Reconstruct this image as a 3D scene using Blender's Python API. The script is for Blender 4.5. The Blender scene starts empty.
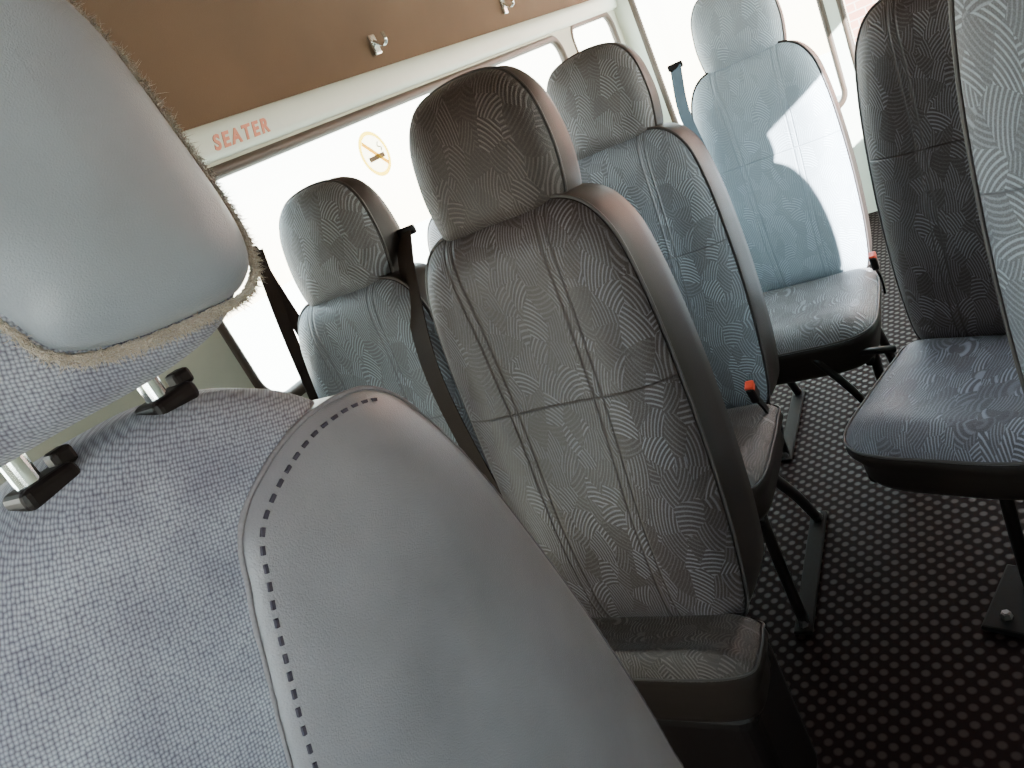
import bpy, bmesh, math, random
from mathutils import Vector, Matrix, Euler, noise
random.seed(4)
SC=bpy.context.scene; COL=SC.collection
E=1.39

# ------------------------------------------------ camera
def cam_basis(f,roll,vp=(900,-100)):
    r=math.radians(roll); dx,dy=vp[0]-512,vp[1]-384
    a=dx*math.cos(r)-dy*math.sin(r); b=-dx*math.sin(r)-dy*math.cos(r)
    p=math.atan(b/f); y=math.atan(a*math.cos(p)/f)
    fwd=Vector((-math.sin(y)*math.cos(p),math.cos(y)*math.cos(p),-math.sin(p)))
    r0=Vector((math.cos(y),math.sin(y),0)); u0=r0.cross(fwd)
    return fwd,math.cos(r)*r0-math.sin(r)*u0,math.sin(r)*r0+math.cos(r)*u0
fwd,R,U=cam_basis(740,26.5)
cd=bpy.data.cameras.new("camera"); cam=bpy.data.objects.new("camera",cd); COL.objects.link(cam)
cd.sensor_width=36; cd.lens=36*740/1024; cd.clip_start=0.02
M=Matrix((R,U,-fwd)).transposed().to_4x4(); M.translation=Vector((0,0,E)); cam.matrix_world=M
SC.camera=cam

# ------------------------------------------------ materials
def mat(name,col,rough=.6,metal=0,spec=.5,sheen=0,noise_amt=0,noise_scale=30,bump=0,bump_scale=200):
    m=bpy.data.materials.new(name); m.use_nodes=True; nt=m.node_tree; b=nt.nodes["Principled BSDF"]
    b.inputs["Base Color"].default_value=(*col,1); b.inputs["Roughness"].default_value=rough
    b.inputs["Metallic"].default_value=metal; b.inputs["Specular IOR Level"].default_value=spec
    b.inputs["Sheen Weight"].default_value=sheen
    tc=nt.nodes.new("ShaderNodeTexCoord")
    n=nt.nodes.new("ShaderNodeTexNoise"); n.inputs["Scale"].default_value=noise_scale; n.inputs["Detail"].default_value=4
    nt.links.new(tc.outputs["Object"],n.inputs["Vector"])
    mx=nt.nodes.new("ShaderNodeMix"); mx.data_type='RGBA'
    k=noise_amt
    mx.inputs[6].default_value=(*[c*(1-k) for c in col],1); mx.inputs[7].default_value=(*[min(1,c*(1+k)) for c in col],1)
    nt.links.new(n.outputs["Fac"],mx.inputs[0]); nt.links.new(mx.outputs[2],b.inputs["Base Color"])
    if bump:
        n2=nt.nodes.new("ShaderNodeTexNoise"); n2.inputs["Scale"].default_value=bump_scale
        nt.links.new(tc.outputs["Object"],n2.inputs["Vector"])
        bp=nt.nodes.new("ShaderNodeBump"); bp.inputs["Strength"].default_value=bump; bp.inputs["Distance"].default_value=.002
        nt.links.new(n2.outputs["Fac"],bp.inputs["Height"]); nt.links.new(bp.outputs[0],b.inputs["Normal"])
    return m
def film(name,col,amt):
    m=mat(name,col,.6); nt=m.node_tree; b=nt.nodes["Principled BSDF"]; t=nt.nodes.new("ShaderNodeBsdfTransparent"); mi=nt.nodes.new("ShaderNodeMixShader"); mi.inputs[0].default_value=amt
    t.inputs[0].default_value=(*col,1)
    nt.links.new(b.outputs[0],mi.inputs[1]); nt.links.new(t.outputs[0],mi.inputs[2]); nt.links.new(mi.outputs[0],nt.nodes["Material Output"].inputs[0]); return m
def fabric(name,dark,light,seams=False,cell=26,pitch=.0062,rough=.5):
    m=bpy.data.materials.new(name); m.use_nodes=True; nt=m.node_tree; N=nt.nodes; L=nt.links; b=N["Principled BSDF"]
    b.inputs["Roughness"].default_value=rough; b.inputs["Sheen Weight"].default_value=.10; b.inputs["Sheen Roughness"].default_value=.4
    b.inputs["Specular IOR Level"].default_value=.45
    def math_(op,a,c=None,clamp=False):
        n=N.new("ShaderNodeMath"); n.operation=op; n.use_clamp=clamp
        for i,v in enumerate((a,c)):
            if v is None: continue
            if isinstance(v,(int,float)): n.inputs[i].default_value=v
            else: L.new(v,n.inputs[i])
        return n.outputs[0]
    tc=N.new("ShaderNodeTexCoord"); co=tc.outputs["Object"]
    mp=N.new("ShaderNodeMapping"); mp.inputs["Scale"].default_value=(1.3,.7,.8); L.new(co,mp.inputs[0])
    v=N.new("ShaderNodeTexVoronoi"); v.inputs["Scale"].default_value=cell; L.new(mp.outputs[0],v.inputs["Vector"])
    cc=N.new("ShaderNodeVectorMath"); cc.operation='SUBTRACT'; L.new(v.outputs["Color"],cc.inputs[0]); cc.inputs[1].default_value=(.5,.5,.5)
    fl=N.new("ShaderNodeVectorMath"); fl.operation='MULTIPLY'; L.new(cc.outputs[0],fl.inputs[0]); fl.inputs[1].default_value=(1,.15,1)
    nm=N.new("ShaderNodeVectorMath"); nm.operation='NORMALIZE'; L.new(fl.outputs[0],nm.inputs[0])
    sc=N.new("ShaderNodeVectorMath"); sc.operation='SCALE'; L.new(nm.outputs[0],sc.inputs[0]); sc.inputs[3].default_value=.085
    sub=N.new("ShaderNodeVectorMath"); sub.operation='SUBTRACT'; L.new(mp.outputs[0],sub.inputs[0]); L.new(v.outputs["Position"],sub.inputs[1])
    ad=N.new("ShaderNodeVectorMath"); ad.operation='ADD'; L.new(sub.outputs[0],ad.inputs[0]); L.new(sc.outputs[0],ad.inputs[1])
    ln=N.new("ShaderNodeVectorMath"); ln.operation='LENGTH'; L.new(ad.outputs[0],ln.inputs[0])
    st=math_('SINE',math_('MULTIPLY',ln.outputs["Value"],2*math.pi/pitch))
    s01=math_('MULTIPLY',math_('ADD',st,.1),1.1,True)
    sepc=N.new("ShaderNodeSeparateColor"); L.new(v.outputs["Color"],sepc.inputs[0])
    amp=math_('ADD',math_('MULTIPLY',sepc.outputs[2],.8),.15,True)
    s=math_('MULTIPLY',s01,amp,True)
    fn=N.new("ShaderNodeTexNoise"); fn.inputs["Scale"].default_value=600; L.new(co,fn.inputs["Vector"])
    s=math_('ADD',s,math_('MULTIPLY',math_('SUBTRACT',fn.outputs["Fac"],.45),.8),True)
    hgt=s
    if seams:
        sp=N.new("ShaderNodeSeparateXYZ"); L.new(co,sp.inputs[0])
        def line(val,w):
            return math_('SUBTRACT',1,math_('DIVIDE',math_('ABSOLUTE',val),w,True),True)
        ax=math_('ABSOLUTE',sp.outputs[0])
        g1=line(math_('SUBTRACT',ax,math_('ADD',.062,math_('MULTIPLY',sp.outputs[2],.03))),.004)
        g1b=line(math_('SUBTRACT',ax,math_('ADD',.078,math_('MULTIPLY',sp.outputs[2],.03))),.003)
        g2=line(math_('SUBTRACT',sp.outputs[2],.43),.003)
        g=math_('MAXIMUM',math_('MAXIMUM',g1,g2),g1b)
        s=math_('MULTIPLY',s,math_('SUBTRACT',1,g))
        hgt=math_('SUBTRACT',math_('MULTIPLY',s,.4),math_('MULTIPLY',g,1.2))
    mx=N.new("ShaderNodeMix"); mx.data_type='RGBA'; mx.inputs[6].default_value=(*dark,1); mx.inputs[7].default_value=(*light,1)
    L.new(s,mx.inputs[0]); L.new(mx.outputs[2],b.inputs["Base Color"])
    bp=N.new("ShaderNodeBump"); bp.inputs["Strength"].default_value=.6; bp.inputs["Distance"].default_value=.002
    L.new(hgt,bp.inputs["Height"]); L.new(bp.outputs[0],b.inputs["Normal"])
    return m
def weave(name,dark,light,scale=400):
    m=bpy.data.materials.new(name); m.use_nodes=True; nt=m.node_tree; N=nt.nodes; L=nt.links; b=N["Principled BSDF"]
    b.inputs["Roughness"].default_value=.6; b.inputs["Sheen Weight"].default_value=.2
    tc=N.new("ShaderNodeTexCoord"); sx=N.new("ShaderNodeSeparateXYZ"); L.new(tc.outputs["Object"],sx.inputs[0])
    ax=N.new("ShaderNodeMath"); ax.operation='ADD'; L.new(sx.outputs[0],ax.inputs[0]); L.new(sx.outputs[1],ax.inputs[1])
    cb=N.new("ShaderNodeCombineXYZ"); L.new(ax.outputs[0],cb.inputs[0]); L.new(sx.outputs[2],cb.inputs[1])
    mp=N.new("ShaderNodeMapping"); mp.inputs["Rotation"].default_value=(0,0,.35); L.new(cb.outputs[0],mp.inputs[0])
    v=N.new("ShaderNodeTexVoronoi"); v.voronoi_dimensions='2D'; v.inputs["Scale"].default_value=scale; v.inputs["Randomness"].default_value=.3; L.new(mp.outputs[0],v.inputs["Vector"])
    r=N.new("ShaderNodeValToRGB"); r.color_ramp.elements[0].position=.10; r.color_ramp.elements[0].color=(*light,1); r.color_ramp.elements[1].position=.66; r.color_ramp.elements[1].color=(*dark,1)
    L.new(v.outputs["Distance"],r.inputs[0])
    n=N.new("ShaderNodeTexNoise"); n.inputs["Scale"].default_value=18; n.inputs["Detail"].default_value=5; L.new(tc.outputs["Object"],n.inputs["Vector"])
    hs=N.new("ShaderNodeMix"); hs.data_type='RGBA'; hs.inputs[6].default_value=(.28,.23,.33,1); hs.inputs[7].default_value=(1.45,1.45,1.4,1); L.new(n.outputs["Fac"],hs.inputs[0])
    mx=N.new("ShaderNodeMix"); mx.data_type='RGBA'; mx.blend_type='MULTIPLY'; mx.inputs[0].default_value=1
    L.new(r.outputs[0],mx.inputs[6]); L.new(hs.outputs[2],mx.inputs[7]); L.new(mx.outputs[2],b.inputs["Base Color"])
    bp=N.new("ShaderNodeBump"); bp.invert=True; bp.inputs["Strength"].default_value=.55; bp.inputs["Distance"].default_value=.001
    L.new(v.outputs["Distance"],bp.inputs["Height"]); L.new(bp.outputs[0],b.inputs["Normal"])
    return m
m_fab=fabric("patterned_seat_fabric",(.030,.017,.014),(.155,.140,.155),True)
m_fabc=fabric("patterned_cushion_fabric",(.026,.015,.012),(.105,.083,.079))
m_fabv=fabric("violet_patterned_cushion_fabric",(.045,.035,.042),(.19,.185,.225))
m_fabm=fabric("patterned_fabric_haze",(.10,.095,.105),(.31,.35,.39),True)  # lighter bluish copy of the seat fabric, haze and window glow painted in
m_fabmc=fabric("patterned_cushion_fabric_haze",(.08,.07,.07),(.24,.25,.27))
m_fabp=fabric("patterned_fabric_glare",(.28,.33,.37),(.48,.58,.66),True)  # rear seat copy of the fabric, paled to paint in glare
m_fabpc=fabric("patterned_cushion_fabric_glare",(.26,.30,.34),(.44,.54,.62))
m_vinyl=mat("grey_vinyl",(.018,.012,.010),.46,spec=.35,noise_amt=.12,bump=.12,bump_scale=500)
m_pipe=mat("piping_cord",(.045,.036,.034),.5)
m_velvet=mat("pale_velour",(.25,.27,.31),.34,sheen=.2,noise_amt=.2,noise_scale=13,bump=.25,bump_scale=900)
m_mauve=mat("worn_mauve_velour",(.20,.185,.21),.30,sheen=.2,noise_amt=.35,noise_scale=10,bump=.25,bump_scale=700)
m_weave=weave("woven_tweed",(.13,.12,.17),(.48,.52,.61))
m_fuzz=mat("fuzzy_cord",(.42,.34,.27),.9,sheen=.8,noise_amt=.4,noise_scale=400,bump=1,bump_scale=900)
m_cord=mat("panel_cord",(.20,.18,.20),.7,noise_amt=.3,noise_scale=400)
m_thread=mat("stitch_thread",(.05,.04,.06),.8)
m_black=mat("black_plastic",(.008,.005,.005),.5,spec=.22)
m_steel=mat("black_steel",(.010,.007,.007),.4,spec=.3)
m_chrome=mat("chrome",(.8,.85,.85),.1,metal=1)
m_bolt=mat("bolt_steel",(.2,.18,.18),.4,metal=.9)
m_rail=mat("floor_rail_steel",(.010,.008,.008),.7,spec=.1)
m_belt=mat("belt_webbing",(.030,.020,.016),.7,spec=.15,bump=.3,bump_scale=700)
m_beltb=mat("blue_belt_webbing",(.10,.14,.18),.6,spec=.2)
m_red=mat("red_button",(.6,.05,.02),.4)
m_tan=mat("tan_headliner",(.115,.066,.034),.9,noise_amt=.4,noise_scale=2.5,bump=.3,bump_scale=500)
m_white=mat("offwhite_trim",(.70,.76,.66),.45,noise_amt=.03)
m_wall=mat("pale_wall_panel",(.46,.47,.38),.6,noise_amt=.05)
m_rubber=mat("window_rubber",(.06,.04,.027),.5)
m_letter=mat("red_lettering",(.72,.26,.16),.6)
m_yel=film("sticker_yellow",(1,.74,.06),.55)
m_stw=film("sticker_white",(1,.98,.88),.85)
m_ink=mat("sticker_ink",(.25,.18,.08),.6)
m_glass=bpy.data.materials.new("window_glass"); m_glass.use_nodes=True
nt=m_glass.node_tree; nt.nodes.clear(); o=nt.nodes.new("ShaderNodeOutputMaterial"); mi=nt.nodes.new("ShaderNodeMixShader")
tr=nt.nodes.new("ShaderNodeBsdfTransparent"); tr.inputs[0].default_value=(.97,.98,.97,1); gl=nt.nodes.new("ShaderNodeBsdfGlossy"); gl.inputs["Roughness"].default_value=.03
mi.inputs[0].default_value=.05; nt.links.new(tr.outputs[0],mi.inputs[1]); nt.links.new(gl.outputs[0],mi.inputs[2]); nt.links.new(mi.outputs[0],o.inputs[0])
m_floor=bpy.data.materials.new("studded_rubber_floor"); m_floor.use_nodes=True; nt=m_floor.node_tree; N=nt.nodes; L=nt.links; b=N["Principled BSDF"]
tc=N.new("ShaderNodeTexCoord"); mp=N.new("ShaderNodeMapping"); mp.inputs["Scale"].default_value=(35,35,0); mp.inputs["Rotation"].default_value=(0,0,math.radians(45)); L.new(tc.outputs["Object"],mp.inputs[0])
v=N.new("ShaderNodeTexVoronoi"); v.voronoi_dimensions='2D'; v.inputs["Scale"].default_value=1; v.inputs["Randomness"].default_value=0; L.new(mp.outputs[0],v.inputs["Vector"])
r=N.new("ShaderNodeValToRGB"); r.color_ramp.elements[0].position=.22; r.color_ramp.elements[0].color=(1,1,1,1); r.color_ramp.elements[1].position=.38; r.color_ramp.elements[1].color=(0,0,0,1)
L.new(v.outputs["Distance"],r.inputs[0])
mx=N.new("ShaderNodeMix"); mx.data_type='RGBA'; mx.inputs[6].default_value=(.008,.0035,.0035,1); mx.inputs[7].default_value=(.022,.013,.012,1); L.new(r.outputs[0],mx.inputs[0]); L.new(mx.outputs[2],b.inputs["Base Color"])
mr=N.new("ShaderNodeMapRange"); L.new(r.outputs[0],mr.inputs[0]); mr.inputs[3].default_value=.75; mr.inputs[4].default_value=.5; L.new(mr.outputs[0],b.inputs["Roughness"])
mr=N.new("ShaderNodeMapRange"); L.new(r.outputs[0],mr.inputs[0]); mr.inputs[3].default_value=.04; mr.inputs[4].default_value=.12; L.new(mr.outputs[0],b.inputs["Specular IOR Level"])

# ------------------------------------------------ mesh helpers
def link(name,me,parent=None,mats=(),loc=(0,0,0),rot=(0,0,0)):
    ob=bpy.data.objects.new(name,me); COL.objects.link(ob)
    if me is not None and len(me.materials)==0:
        for m in mats: me.materials.append(m)
    ob.location=loc; ob.rotation_euler=rot
    if parent: ob.parent=parent
    return ob
def thing(ob,label,cat,group=None):
    ob["label"]=label; ob["category"]=cat
    if group: ob["group"]=group
    return ob
def empty(name,loc=(0,0,0),rot=(0,0,0)):
    ob=bpy.data.objects.new(name,None); COL.objects.link(ob); ob.location=loc; ob.rotation_euler=rot; ob.empty_display_size=.1; return ob
def from_bm(bm,name,smooth=True):
    bmesh.ops.recalc_face_normals(bm,faces=bm.faces[:])
    me=bpy.data.meshes.new(name); bm.to_mesh(me); bm.free()
    if smooth:
        for p in me.polygons: p.use_smooth=True
    return me
def smooth_closed(pts,n=120):
    P=[Vector(p) for p in pts]; k=len(P); dense=[]
    for i in range(k):
        a,b_,c,d=P[i-1],P[i],P[(i+1)%k],P[(i+2)%k]
        for j in range(16):
            t=j/16
            dense.append(.5*((2*b_)+(c-a)*t+(2*a-5*b_+4*c-d)*t*t+(3*b_-a-3*c+d)*t**3))
    dense.append(dense[0]); L_=[0]
    for i in range(1,len(dense)): L_.append(L_[-1]+(dense[i]-dense[i-1]).length)
    out=[]; j=0
    for i in range(n):
        s=L_[-1]*i/n
        while L_[j+1]<s: j+=1
        t=(s-L_[j])/max(1e-9,L_[j+1]-L_[j]); out.append(dense[j].lerp(dense[j+1],t))
    return out
def sym(half):
    return half+[(-x,z) for x,z in reversed(half) if abs(x)>1e-6]
def pillow(name,outline,rings,spine,fn,mat_of,n=120):
    O=smooth_closed(outline,n) ; bm=bmesh.new(); rows=[]
    for t,d in rings:
        row=[]
        for p in O:
            s=spine(p); q=p.lerp(s,t); row.append(bm.verts.new(fn(q.x,q.y,d,t)))
        rows.append(row)
    for i in range(len(rows)-1):
        for j in range(n):
            f=bm.faces.new((rows[i][j],rows[i][(j+1)%n],rows[i+1][(j+1)%n],rows[i+1][j])); f.material_index=mat_of(i)
    bmesh.ops.remove_doubles(bm,verts=bm.verts[:],dist=1e-5)
    bad=[f for f in bm.faces if f.calc_area()<1e-12]
    if bad: bmesh.ops.delete(bm,geom=bad,context='FACES_ONLY')
    return from_bm(bm,name)
def tube(name,pts,r,closed=False,seg=8,jit=0):
    bm=bmesh.new(); P=[Vector(p) for p in pts]; k=len(P); rows=[]
    prev=None
    for i in range(k):
        if closed: T=P[(i+1)%k]-P[i-1]
        else: T=P[min(k-1,i+1)]-P[max(0,i-1)]
        T.normalize()
        if prev is None: a=T.orthogonal().normalized()
        else:
            a=prev-T*prev.dot(T); a=a.normalized() if a.length>1e-6 else T.orthogonal().normalized()
        prev=a; b_=T.cross(a)
        row=[]
        for j in range(seg):
            th=2*math.pi*j/seg; rr=r*(1+jit*random.uniform(-1,1))
            row.append(bm.verts.new(P[i]+(a*math.cos(th)+b_*math.sin(th))*rr))
        rows.append(row)
    m=k if closed else k-1
    for i in range(m):
        A=rows[i]; B=rows[(i+1)%k]
        for j in range(seg): bm.faces.new((A[j],A[(j+1)%seg],B[(j+1)%seg],B[j]))
    if not closed: bm.faces.new(rows[0]); bm.faces.new(rows[-1])
    return from_bm(bm,name)
def box(name,size,bev=.004,seg=2,center=(0,0,0)):
    bm=bmesh.new(); bmesh.ops.create_cube(bm,size=1)
    bmesh.ops.scale(bm,vec=size,verts=bm.verts); bmesh.ops.translate(bm,vec=center,verts=bm.verts)
    if bev: bmesh.ops.bevel(bm,geom=bm.edges[:]+bm.verts[:],offset=bev,segments=seg,profile=.5,affect='EDGES')
    return from_bm(bm,name,False)
def cyl(name,r,h,r2=None,seg=24,bev=0):
    bm=bmesh.new(); bmesh.ops.create_cone(bm,cap_ends=True,segments=seg,radius1=r,radius2=r if r2 is None else r2,depth=h)
    if bev: bmesh.ops.bevel(bm,geom=[e for e in bm.edges if abs(e.verts[0].co.z-e.verts[1].co.z)<1e-6],offset=bev,segments=2,affect='EDGES')
    return from_bm(bm,name,False)
def strap(name,pts,w,th,wdir=(1,0,0)):
    bm=bmesh.new(); W=Vector(wdir).normalized()*w/2; rows=[]
    P=[Vector(p) for p in pts]
    for i,p in enumerate(P):
        T=(P[min(len(P)-1,i+1)]-P[max(0,i-1)]).normalized(); n=T.cross(W).normalized()*th/2
        rows.append([bm.verts.new(p+q) for q in (-W-n,W-n,W+n,-W+n)])
    for i in range(len(P)-1):
        for j in range(4): bm.faces.new((rows[i][j],rows[i][(j+1)%4],rows[i+1][(j+1)%4],rows[i+1][j]))
    bm.faces.new(rows[0]); bm.faces.new(rows[-1])
    return from_bm(bm,name,False)
def bez(pts,n=24):
    P=[Vector(p) for p in pts]; P=[2*P[0]-P[1]]+P+[2*P[-1]-P[-2]]; out=[]
    for i in range(1,len(P)-2):
        a,b_,c,d=P[i-1:i+3]
        for j in range(n):
            t=j/n; out.append(.5*((2*b_)+(c-a)*t+(2*a-5*b_+4*c-d)*t*t+(3*b_-a-3*c+d)*t**3))
    out.append(P[-2]); return out

# ------------------------------------------------ passenger seat
H=.735
back_half=[(0,-.01),(-.12,-.012),(-.178,.0),(-.2,.1),(-.21,.26),(-.21,.42),(-.201,.57),(-.180,.672),(-.125,.728),(0,.738)]
def back_fn(a,b_,d,t):
    k=1.4*(1-.3*max(0,b_)/H)
    y=d*k if d>0 else d
    if d<0: y-= .022*math.exp(-((b_-.2)/.16)**2)*min(1,t*1.6)
    return (a,y,b_)
back_rings=[(1,.15),(.6,.15),(.25,.149),(.1,.146),(.03,.138),(0,.124),(-.01,.09),(-.01,.04),(0,.012),(.012,.002)]+[(.03,-.004),(.06,-.012),(.11,-.021),(.18,-.029),(.27,-.035),(.38,-.038),(.5,-.036),(.62,-.033),(.75,-.031),(.88,-.03),(1,-.03)]
def sp_back(p): return Vector((0,min(max(p.y,.2),.55)))
ME={}
ME['back']=pillow("backrest",sym(back_half),back_rings,sp_back,back_fn,lambda i:0 if i>=9 else 1,200)
def ring_pts(half,t,d,spine,fn,n=160,off=0):
    return [fn(q.x,q.y,d,t) for q in (p.lerp(spine(p),t) for p in smooth_closed(sym(half),n))]
ME['backpipe']=tube("piping",ring_pts(back_half,-.004,.006,sp_back,back_fn),.003,True)
head_half=[(0,-.006),(-.07,-.007),(-.114,.004),(-.128,.06),(-.129,.12),(-.117,.185),(-.080,.229),(0,.242)]
def head_fn(a,b_,d,t):
    return (a,(d*1.15 if d>0 else d)*(1-.38*(max(0,b_)/.242)**2) -.012*(1-b_/.242),b_)
def sp_head(p): return Vector((0,min(max(p.y,.09),.14)))
head_rings=[(1,.112),(.6,.11),(.3,.104),(.12,.092),(.03,.076),(0,.06),(0,.035),(.008,.014),(.02,.006)]+[(.05,-.008),(.1,-.02),(.18,-.033),(.3,-.044),(.45,-.051),(.7,-.056),(1,-.058)]
ME['head']=pillow("headrest",sym(head_half),head_rings,sp_head,head_fn,lambda i:0 if i>=8 else 1,140)
ME['headpipe']=tube("piping",ring_pts(head_half,.006,.011,sp_head,head_fn,120),.0025,True)
cush_half=[(0,-.46),(-.11,-.457),(-.175,-.435),(-.21,-.37),(-.215,-.22),(-.212,-.08),(-.2,0),(-.1,.01),(0,.01)]
def cush_fn(a,b_,d,t):
    z=d
    if d>0.02: z+=.015*math.exp(-((b_+.40)/.09)**2)*min(1,t*3)+ .012*min(1,t*2)*(abs(a)/.2)**2
    if d<0 : b_=b_*.93-.01; a*=.93
    return (a,b_,z)
def sp_cush(p): return Vector((0,min(max(p.y,-.28),-.16)))
cush_rings=[(1,-.095),(.5,-.095),(.15,-.092),(.04,-.08),(0,-.065),(-.01,-.03),(-.01,.005),(0,.022)]+[(.03,.03),(.07,.038),(.13,.046),(.22,.052),(.35,.055),(.5,.055),(.7,.054),(1,.053)]
ME['cush']=pillow("seat_cushion",sym(cush_half),cush_rings,sp_cush,cush_fn,lambda i:0 if i>=7 else 1,180)
ME['cushpipe']=tube("piping",ring_pts(cush_half,0,.026,sp_cush,cush_fn),.003,True)
ME['rail']=tube("frame_rail",bez([(0,-.40,.36),(0,-.2,.355),(0,.02,.36),(0,.06,.40)],8),.013)
ME['legf']=tube("leg",bez([(0,-.30,.36),(0,-.30,.2),(0,-.29,.015)],6),.014)
ME['legr']=tube("leg",bez([(0,-.16,.36),(0,-.02,.19),(0,.10,.015)],6),.014)
ME['plate']=box("foot_plate",(.045,.46,.010),.004)
ME['plateb']=box("foot_plate",(.10,.20,.014),.005)
ME['bolt']=cyl("bolt",.013,.016,.009,6,.002)
ME['cross']=tube("cross_bar",[(-.17,-.2,.352),(.17,-.2,.352)],.012)
ME['stalk']=strap("buckle_stalk",bez([(0,-.03,.38),(0.005,-.07,.45),(0,-.10,.50)],6),.02,.006,(0,1,0))
ME['buckle']=box("buckle",(.02,.035,.05),.006)
ME['button']=box("buckle_button",(.021,.026,.018),.004)
ME['shade_box']=box("under_seat_shade",(.36,.20,.35),.03,4,(0,-.03,.185))  # black box added to stand in for the dark shade under the seat
for k,ms in {'back':(m_fab,m_vinyl),'backpipe':(m_pipe,),'head':(m_fabc,m_vinyl),'headpipe':(m_pipe,),'cush':(m_fabc,m_vinyl),'cushpipe':(m_pipe,),'shade_box':(m_black,),
             'rail':(m_steel,),'legf':(m_steel,),'legr':(m_steel,),'plate':(m_rail,),'plateb':(m_rail,),'bolt':(m_bolt,),'cross':(m_steel,),'stalk':(m_black,),'buckle':(m_black,),'button':(m_red,)}.items():
    for m in ms: ME[k].materials.append(m)
def variant(key,m0):
    me=ME[key].copy(); me.materials[0]=m0; return me
VAR={'dark':(ME['back'],ME['head'],ME['cush']),  # mid and pale: same seat fabric with haze and glare in the colour
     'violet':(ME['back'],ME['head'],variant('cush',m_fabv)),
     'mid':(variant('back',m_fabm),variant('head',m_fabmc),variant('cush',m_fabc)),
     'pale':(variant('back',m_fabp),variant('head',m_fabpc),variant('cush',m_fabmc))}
def seat(x,y,yaw=0,recl=7,label="",belt=None,dz=0,buckles=(),bo=(.215,0),tilt=0,cs=1,hs=1,var='dark',shade_box=False,legs=None):
    rt=empty("passenger_seat",(x,y,0),(0,0,math.radians(yaw))); thing(rt,label,"seat","minibus passenger seats")
    mb,mh,mc=VAR[var]
    br=(math.radians(-recl),math.radians(tilt),0)
    bk=link("backrest",mb,rt,loc=(0,0,.46+dz),rot=br); bk.scale=(1,1,hs); link("piping",ME['backpipe'],bk)
    hd=link("headrest",mh,rt,rot=(math.radians(-recl+2),math.radians(tilt),0))
    hd.location=Vector((0,0,.46+dz))+Euler(br).to_matrix()@Vector((0,.035,.714*hs)); link("piping",ME['headpipe'],hd)
    cu=link("seat_cushion",mc,rt,loc=(0,-.01,.43+dz)); cu.scale=(1,cs,1); link("piping",ME['cushpipe'],cu)
    if shade_box: link("under_seat_shade",ME['shade_box'],rt)
    for s in (-1,1):
        ra=link("frame_rail",ME['rail'],rt,loc=(s*.17,0,-.015+dz)); ra.scale=(1,cs,1)
        if not shade_box and not legs:
            link("leg",ME['legf'],rt,loc=(s*.17,0,0)); link("leg",ME['legr'],rt,loc=(s*.17,0,0))
            pl=link("foot_plate",ME['plate'],rt,loc=(s*.17,-.095,.007))
            for py in (-.205,.205): link("bolt",ME['bolt'],pl,loc=(0,py,.011))
        if s in buckles:
            bu=link("buckle",ME['buckle'],rt,loc=(s*bo[0],-.11,.52+dz+bo[1]),rot=(.35,0,0)); link("buckle_button",ME['button'],bu,loc=(0,0,.02))
            link("buckle_stalk",ME['stalk'],rt,loc=(s*(bo[0]-.003),0,dz+bo[1]))
    if legs:
        for lx,ly in legs:
            link("leg",ME['legf'],rt,loc=(lx,ly+.30,0)); pl=link("foot_plate",ME['plateb'],rt,loc=(lx-.01,ly-.03,.008))
            link("bolt",ME['bolt'],pl,loc=(-.01,-.06,.013)); link("bolt",ME['bolt'],pl,loc=(.0,.075,.013))
    if not shade_box: link("cross_bar",ME['cross'],rt)
    if belt:
        s,mt,pts,bw_=belt
        me=strap("seat_belt",bez(pts,8),bw_,.002,(1,-.35,0)); me.materials.append(mt)
        link("seat_belt",me,rt)
        link("belt_guide",box("belt_guide",(bw_+.008,.012,.02),.005),rt,(m_black,),loc=pts[0])
    return rt
seat(-.63,.94,0,7,"grey-brown patterned fabric minibus seat standing upright beside the aisle",cs=.28,hs=1.06,shade_box=True)
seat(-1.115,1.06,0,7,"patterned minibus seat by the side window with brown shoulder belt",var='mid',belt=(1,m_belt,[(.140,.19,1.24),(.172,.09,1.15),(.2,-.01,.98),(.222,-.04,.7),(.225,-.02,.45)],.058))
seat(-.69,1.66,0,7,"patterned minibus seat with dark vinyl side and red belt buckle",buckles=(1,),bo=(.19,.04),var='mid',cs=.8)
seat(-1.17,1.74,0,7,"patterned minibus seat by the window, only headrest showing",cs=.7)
bs=seat(-.48,2.40,0,7,"sunlit patterned minibus seat in rear row, glare painted into fabric",belt=(-1,m_beltb,[(-.175,.02,1.25),(-.18,-.035,1.12),(-.160,-.065,.95),(-.165,-.085,.72),(-.2,-.08,.5)],.04),buckles=(1,),var='pale')
link("support_bar",tube("support_bar",[(.04,-.45,.42),(.24,-.40,.37)],.011),bs,(m_steel,))
link("support_bar",tube("support_bar",bez([(.04,-.45,.42),(.13,-.43,.24),(.16,-.36,.02)],8),.011),bs,(m_steel,))
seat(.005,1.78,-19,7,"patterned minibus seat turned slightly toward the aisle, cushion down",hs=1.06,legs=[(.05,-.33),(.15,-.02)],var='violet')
seat(.220,1.10,0,7,"patterned minibus seat beside the aisle, window glow painted into fabric",dz=.03,hs=1.2,cs=.6,var='mid')

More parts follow.
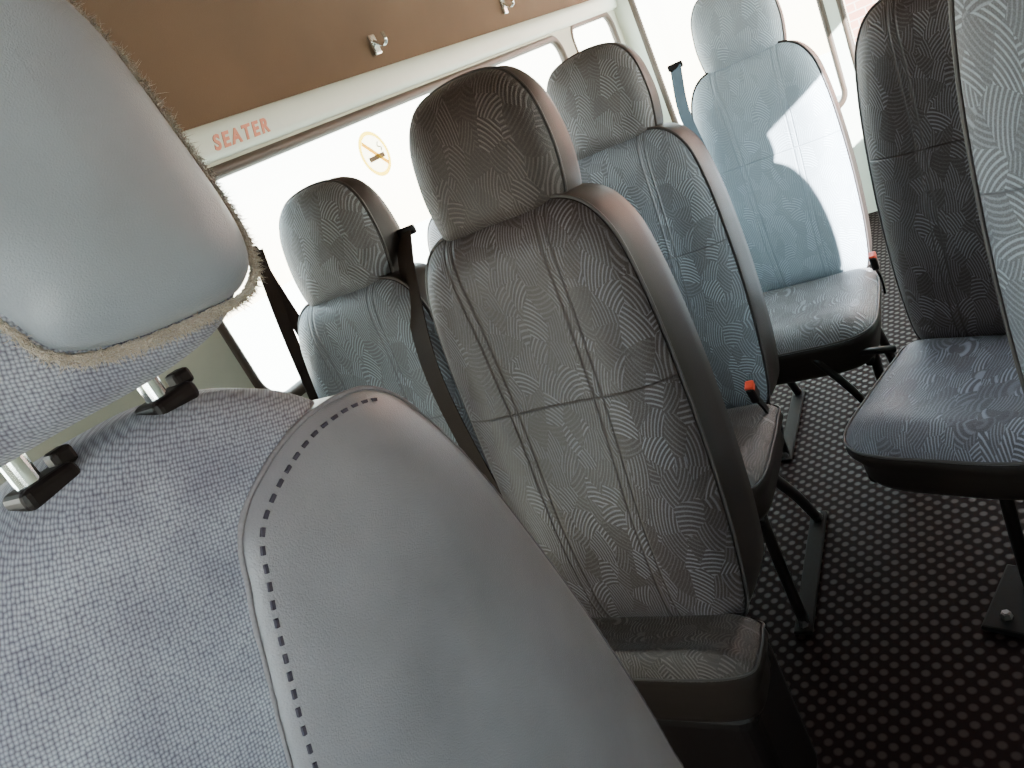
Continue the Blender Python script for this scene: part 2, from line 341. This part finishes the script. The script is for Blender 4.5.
# ------------------------------------------------ near seat
ns=empty("front_seat",(-.45,.21,0)); thing(ns,"pale velour and woven tweed front seat with raised headrest","seat")
ZO=.06
def nb_fn(a,b_,d,t): return (d,a,b_+ZO)
nb=[(-.27,.35),(-.275,.6),(-.27,.9),(-.24,1.1),(-.17,1.195),(-.06,1.243),(.04,1.254),(.12,1.236),(.185,1.178),(.235,1.07),(.27,.93),(.31,.7),(.33,.5),(.33,.35),(.1,.33),(-.1,.33)]
def sp_nb(p): return Vector((.02,min(max(p.y,.55),.98)))
nr=[(1,-.16),(.5,-.16),(.15,-.15),(.05,-.135),(0,-.11),(-.015,-.07),(-.01,-.035),(.01,-.008),(.04,.006),(.1,.018),(.2,.024),(.35,.026),(.6,.027),(1,.027)]
me=pillow("backrest",nb,nr,sp_nb,nb_fn,lambda i:0,220); bkn=link("backrest",me,ns,(m_weave,))
pn=[(.018,1.13),(.048,1.173),(.13,1.194),(.215,1.168),(.275,1.07),(.32,.93),(.37,.72),(.40,.5),(.38,.4),(.1,.38),(-.13,.42),(-.108,.65),(-.066,.9),(-.028,1.02),(-.004,1.08)]
def sp_pn(p): return Vector((.13,min(max(p.y,.55),1.05)))
def pn_fn(a,b_,d,t):
    return (d-.45*max(0,a-.17)**1.5, a, b_+ZO)
pr=[(0,-.06),(-.005,-.03),(0,.0),(0,.022),(.008,.027),(.03,.031),(.08,.035),(.2,.040),(.4,.045),(.7,.049),(1,.050)]
me=pillow("side_panel",pn,pr,sp_pn,pn_fn,lambda i:0,200); sp=link("side_panel",me,ns,(m_mauve,)); sp["label"]="worn smooth velour panel"
O=smooth_closed(pn,260); O=[Vector(pn_fn(p.x,p.y,.0265,0)) for p in O]
link("panel_piping",tube("panel_piping",O,.0020,True,8,.25),sp,(m_cord,))
bm=bmesh.new(); Oi=smooth_closed(pn,360)
for off in (.075,):
  for i,p in enumerate(Oi):
    if i%2: continue
    q=Oi[(i+1)%360]; s=sp_pn(p)
    if p.x>.2 or p.y<.45: continue
    a=p.lerp(s,off); c=q.lerp(s,off); dd=.0335
    A=Vector(pn_fn(a.x,a.y,dd,0)); C=Vector(pn_fn(c.x,c.y,dd,0)); T=(C-A).normalized(); W=Vector((0,-T.z,T.y))*.0013
    vs=[bm.verts.new(v) for v in (A-W,A+W,C+W,C-W)]; v2=[bm.verts.new(v.co+Vector((.0024,0,0))) for v in vs]
    bm.faces.new(v2)
    for k in range(4): bm.faces.new((vs[k],vs[(k+1)%4],v2[(k+1)%4],v2[k]))
st=link("stitching",from_bm(bm,"stitching",False),sp,(m_thread,))
hh=[(-.13,1.36),(-.13,1.305),(-.09,1.280),(0,1.275),(.08,1.272),(.135,1.280),(.163,1.304),(.168,1.36),(.163,1.43),(.14,1.50),(.09,1.55),(0,1.57),(-.08,1.56),(-.125,1.5)]
def sp_hh(p): return Vector((min(max(p.x,-.03),.06),1.42))
hr=[(1,-.12),(.6,-.12),(.3,-.115),(.1,-.1),(0,-.07),(-.01,-.03),(.0,.0),(.05,.015),(.12,.022),(.25,.028),(.5,.03),(1,.03)]
me=pillow("headrest",hh,hr,sp_hh,nb_fn,lambda i:0,180); hn=link("headrest",me,ns,(m_weave,))
hp=[(-.005,1.343),(.008,1.316),(.045,1.302),(.11,1.294),(.143,1.294),(.163,1.308),(.170,1.34),(.163,1.40),(.148,1.47),(.115,1.52),(.06,1.545),(-.02,1.53),(-.045,1.46),(-.03,1.39)]
def sp_hp(p): return Vector((.07,min(max(p.y,1.38),1.46)))
def hp_fn(a,b_,d,t): return (d-.35*max(0,a-.1)**1.5,a,b_+ZO)
hpr=[(0,.0),(0,.018),(.015,.028),(.05,.036),(.12,.043),(.25,.050),(.5,.055),(1,.057)]
me=pillow("headrest_panel",hp,hpr,sp_hp,hp_fn,lambda i:0,160); hpo=link("headrest_panel",me,hn,(m_velvet,))
core=[]; 
for p in smooth_closed(hp,500):
    q=p.lerp(sp_hp(p),-.036); core.append(Vector(hp_fn(q.x,q.y,.028,0)))
bmf=bmesh.new(); bmf.from_mesh(tube("core",core,.0030,True,7,.25))
cen=Vector((.03,.07,1.42+ZO))
for i,c in enumerate(core):
    T=(core[(i+1)%500]-core[i-1]).normalized()
    for k in range(18):
        d=Vector((random.gauss(.35,.7),random.gauss(0,1),random.gauss(0,1))); out=(c-cen).normalized(); d=(d.normalized()+out*.8+T*random.uniform(-.9,.9)).normalized()
        b0=c+T*random.uniform(-.001,.001); ln=random.uniform(.004,.0085); w=d.orthogonal().normalized()*.00028
        mid=b0+d*ln*.6+Vector([random.gauss(0,.001) for _ in range(3)])
        e=b0+d*ln+Vector([random.gauss(0,.002) for _ in range(3)])
        v1,v2,v3,v4,v5=[bmf.verts.new(x) for x in (b0-w,b0+w,mid+w,mid-w,e)]
        bmf.faces.new((v1,v2,v3,v4)); bmf.faces.new((v4,v3,v5))
me=bpy.data.meshes.new("headrest_piping"); bmf.to_mesh(me); bmf.free()
link("headrest_piping",me,hn,(m_fuzz,))
for yy in (.070,-.025):
    link("headrest_post",cyl("headrest_post",.0075,.11),ns,(m_chrome,),loc=(-.018,yy,1.255+ZO))
    co=link("post_collar",box("post_collar",(.03,.036,.014),.005,3),ns,(m_black,),loc=(-.020,yy+.005,1.251+ZO))
    link("collar_button",box("collar_button",(.014,.014,.012),.003),co,(m_black,),loc=(.0,.018,.009))
link("seat_cushion",ME['cush'],ns,loc=(.10,0,.43),rot=(0,0,math.radians(90))).scale=(1,.6,1)
link("seat_base",box("seat_base",(.34,.40,.40),.02),ns,(m_black,),loc=(-.02,.03,.20))

# ------------------------------------------------ room
def struct(ob): ob["kind"]="structure"; return ob
Y0,Y1,XL,XR=-.9,4.4,-1.40,.62
struct(link("floor",box("floor",(XR-XL+.1,Y1-Y0,.04),0,center=((XR+XL)/2,(Y0+Y1)/2,-.02)),None,(m_floor,)))
def rrect(y0,y1,z0,z1,r=.07,n=8):
    o=[]
    for cx,cz,a0 in ((y1-r,z1-r,0),(y0+r,z1-r,90),(y0+r,z0+r,180),(y1-r,z0+r,270)):
        for k in range(n+1):
            a=math.radians(a0+90*k/n); o.append((cx+r*math.cos(a),cz+r*math.sin(a)))
    return o
def wall(name,outer,holes,M_,mt,th=.03):
    cu=bpy.data.curves.new(name,'CURVE'); cu.dimensions='2D'; cu.fill_mode='BOTH'; cu.extrude=th/2
    for loop in [outer]+holes:
        s=cu.splines.new('POLY'); s.points.add(len(loop)-1); s.use_cyclic_u=True
        for i,p in enumerate(loop): s.points[i].co=(p[0],p[1],0,1)
    tmp=bpy.data.objects.new("tmp",cu); COL.objects.link(tmp)
    dg=bpy.context.evaluated_depsgraph_get(); dg.update()
    me=bpy.data.meshes.new_from_object(tmp.evaluated_get(dg)); bpy.data.objects.remove(tmp)
    me.transform(M_); me.name=name; me.materials.clear()
    return struct(link(name,me,None,(mt,)))
def plane_x(x): return Matrix(((0,0,1,x),(1,0,0,0),(0,1,0,0),(0,0,0,1)))
def plane_y(y): return Matrix(((1,0,0,0),(0,0,-1,y),(0,1,0,0),(0,0,0,1)))
ZW=1.525
winsL=[rrect(-.7,.20,1.0,ZW,.08),rrect(1.06,3.5,1.0,ZW,.08),rrect(3.66,4.3,1.0,ZW+.02,.08)]
outer=lambda a,b_,z1:[(a,0),(b_,0),(b_,z1),(a,z1)]
wall("wall_left",outer(Y0,Y1,1.63),winsL,plane_x(XL-.015),m_wall)
winsR=[rrect(-.88,-.5,.95,1.55,.06),rrect(1.46,2.25,.95,1.58,.08),rrect(2.4,4.2,.95,1.55,.08)]  # unseen side, openings sized and placed to steer the sunbeam
wall("wall_right",outer(Y0,Y1,1.63),winsR,plane_x(XR+.015),m_wall)
rw=[rrect(XL+.1,-.42,.6,1.85,.08),rrect(-.34,XR-.06,.6,1.9,.08)]
wall("wall_rear",[(XL,0),(XR,0),(XR,2.05),(XL,2.05)],rw,plane_y(Y1+.015),m_white)
fw=[rrect(-.30,XR-.1,1.15,1.7,.08)]  # unseen front, added with a narrowed opening to hold back frontal light
wall("wall_front",[(XL,0),(XR,0),(XR,2.05),(XL,2.05)],fw,plane_y(Y0-.015),m_wall)
k=1
def window(loop,Mx):
    global k
    cu=[Mx@Vector((p[0],p[1],0)) for p in loop]
    bm=bmesh.new(); bm.faces.new([bm.verts.new(v) for v in cu]); 
    w=struct(link("window_%d"%k,from_bm(bm,"window_%d"%k,False),None,(m_glass,)))
    link("window_seal",tube("window_seal",cu,.018,True,10),w,(m_rubber,))
    k+=1
for l in winsL: window(l,plane_x(XL-.012))
for l in winsR: window(l,plane_x(XR+.012))
for l in rw: window(l,plane_y(Y1+.012))
for l in fw: window(l,plane_y(Y0-.012))
tr=[(-.0,1.545),(.018,1.549),(.026,1.565),(.026,1.60),(.016,1.622),(0,1.628)]
def extr(name,prof,y0,y1,mt):
    bm=bmesh.new(); A=[bm.verts.new((x,y0,z)) for x,z in prof]; B=[bm.verts.new((x,y1,z)) for x,z in prof]
    for i in range(len(prof)-1): bm.faces.new((A[i],A[i+1],B[i+1],B[i]))
    return struct(link(name,from_bm(bm,name),None,(mt,)))
t1=extr("trim_1",[(XL+a,z) for a,z in tr],Y0,Y1,m_white)
extr("trim_2",[(XR-a,z) for a,z in tr],Y0,Y1,m_white)
pc=bez([(XL-.0,1.62,0),(XL+.02,1.69,0),(XL+.05,1.80,0),(XL+.13,1.94,0),(XL+.35,2.02,0),((XL+XR)/2,2.04,0),(XR-.35,2.02,0),(XR-.13,1.94,0),(XR-.05,1.80,0),(XR-.02,1.69,0),(XR,1.62,0)],8)
extr("ceiling",[(p.x,p.y) for p in pc],Y0,Y1,m_tan)
fc=bpy.data.curves.new("lettering",'FONT'); fc.body="SEATER"; fc.size=.045; fc.shear=.4; fc.space_character=1.34; fc.offset=.0018; fc.extrude=.0006
tmp=bpy.data.objects.new("tmp",fc); COL.objects.link(tmp); dg=bpy.context.evaluated_depsgraph_get(); dg.update()
me=bpy.data.meshes.new_from_object(tmp.evaluated_get(dg)); bpy.data.objects.remove(tmp); me.materials.clear(); me.name="lettering"
lt=link("lettering",me,t1,(m_letter,),loc=(XL+.0272,1.285,1.564),rot=(math.pi/2,0,math.pi/2)); lt["label"]="orange-red slanted capital lettering"
sk=empty("no_smoking_sticker",(XL+.0,1.85,1.41),(math.pi/2,0,math.pi/2)); thing(sk,"round yellow no-smoking sticker on the window glass","sticker"); sk.scale=(1.4,1.4,1)
link("disc",cyl("disc",.0395,.0004,seg=48),sk,(m_stw,))
bm=bmesh.new(); 
for r0,r1 in ((.0395,.048),):
    a=[bm.verts.new((r0*math.cos(i*math.pi/24),r0*math.sin(i*math.pi/24),.0)) for i in range(48)]; c=[bm.verts.new((r1*math.cos(i*math.pi/24),r1*math.sin(i*math.pi/24),.0)) for i in range(48)]
    for i in range(48): bm.faces.new((a[i],a[(i+1)%48],c[(i+1)%48],c[i]))
link("ring",from_bm(bm,"ring",False),sk,(m_yel,))
link("slash_bar",box("slash_bar",(.080,.009,.001),0),sk,(m_yel,),loc=(0,0,.002),rot=(0,0,math.radians(-45)))
link("cigarette",box("cigarette",(.056,.010,.0008),0),sk,(m_ink,),loc=(0,-.008,.0012))
link("smoke",tube("smoke",bez([(.024,.001,.0015),(.028,.007,.0015),(.018,.012,.0015),(.024,.020,.0015)],6),.0014,False,6),sk,(m_ink,))
for (yy,zz) in ((2.06,1.69),(3.02,1.70)):
    rt=empty("coat_hook",(XL+.025,yy,zz)); thing(rt,"small chrome coat hook on the tan side panel","coat hook","coat hooks")
    link("mounting_plate",box("mounting_plate",(.012,.035,.06),.005,3),rt,(m_chrome,))
    link("hook",tube("hook",bez([(0,0,.01),(.03,0,-.012),(.045,0,-.005),(.045,0,.018)],8),.006),rt,(m_chrome,))
rt=empty("wall_seat_belt",(XL+.03,1.22,1.33)); thing(rt,"black shoulder belt hanging from the window pillar","seat belt")
link("belt_anchor",box("belt_anchor",(.02,.04,.03),.008),rt,(m_black,))
for dy,pts in ((0,[(0,0,0),(.01,.0,-.2),(.02,.02,-.5)]),(1,[(0.005,.01,0),(.03,-.06,-.2),(.05,-.13,-.5)])):
    link("webbing",strap("webbing",bez(pts,8),.032,.002,(.3,1,0)),rt,(m_belt,))
gm=mat("pale_paving",(.6,.57,.5),.9,noise_amt=.1)
struct(link("ground",box("ground",(30,30,.05),0,center=(0,0,-.35)),None,(gm,)))
bm_=bpy.data.materials.new("brick"); bm_.use_nodes=True; nt=bm_.node_tree; bt=nt.nodes.new("ShaderNodeTexBrick"); bt.inputs["Scale"].default_value=4
bt.inputs["Color1"].default_value=(.32,.13,.09,1); bt.inputs["Color2"].default_value=(.38,.17,.12,1); bt.inputs["Mortar"].default_value=(.4,.32,.27,1)
tcn=nt.nodes.new("ShaderNodeTexCoord"); mpn=nt.nodes.new("ShaderNodeMapping"); mpn.inputs["Rotation"].default_value=(math.pi/2,0,0)
nt.links.new(tcn.outputs["Object"],mpn.inputs[0]); nt.links.new(mpn.outputs[0],bt.inputs["Vector"]); nt.links.new(bt.outputs[0],nt.nodes["Principled BSDF"].inputs["Base Color"])
bw=link("brick_building",box("brick_building",(4,.2,3.3),0,center=(0,0,1.33)),None,(bm_,),loc=(1.5,7,0)); thing(bw,"sunlit red brick wall outside the rear doors","building")

# ------------------------------------------------ light
w=bpy.data.worlds.new("world"); SC.world=w; w.use_nodes=True; nt=w.node_tree; bg=nt.nodes["Background"]
tc=nt.nodes.new("ShaderNodeTexCoord"); sx=nt.nodes.new("ShaderNodeSeparateXYZ"); nt.links.new(tc.outputs["Generated"],sx.inputs[0])
rp=nt.nodes.new("ShaderNodeValToRGB"); rp.color_ramp.elements[0].position=.45; rp.color_ramp.elements[0].color=(1,.88,.66,1); rp.color_ramp.elements[1].position=.6; rp.color_ramp.elements[1].color=(.72,.93,1,1)
mr=nt.nodes.new("ShaderNodeMapRange"); mr.inputs[1].default_value=-1; mr.inputs[2].default_value=1; nt.links.new(sx.outputs[2],mr.inputs[0]); nt.links.new(mr.outputs[0],rp.inputs[0]); nt.links.new(rp.outputs[0],bg.inputs[0]); bg.inputs[1].default_value=16
sd=bpy.data.lights.new("sun",'SUN'); sd.energy=100; sd.angle=.01; sd.color=(.95,.97,1); so=bpy.data.objects.new("sun",sd); COL.objects.link(so)
so.rotation_euler=Vector((-.7,.5,-.38)).to_track_quat('-Z','Y').to_euler()
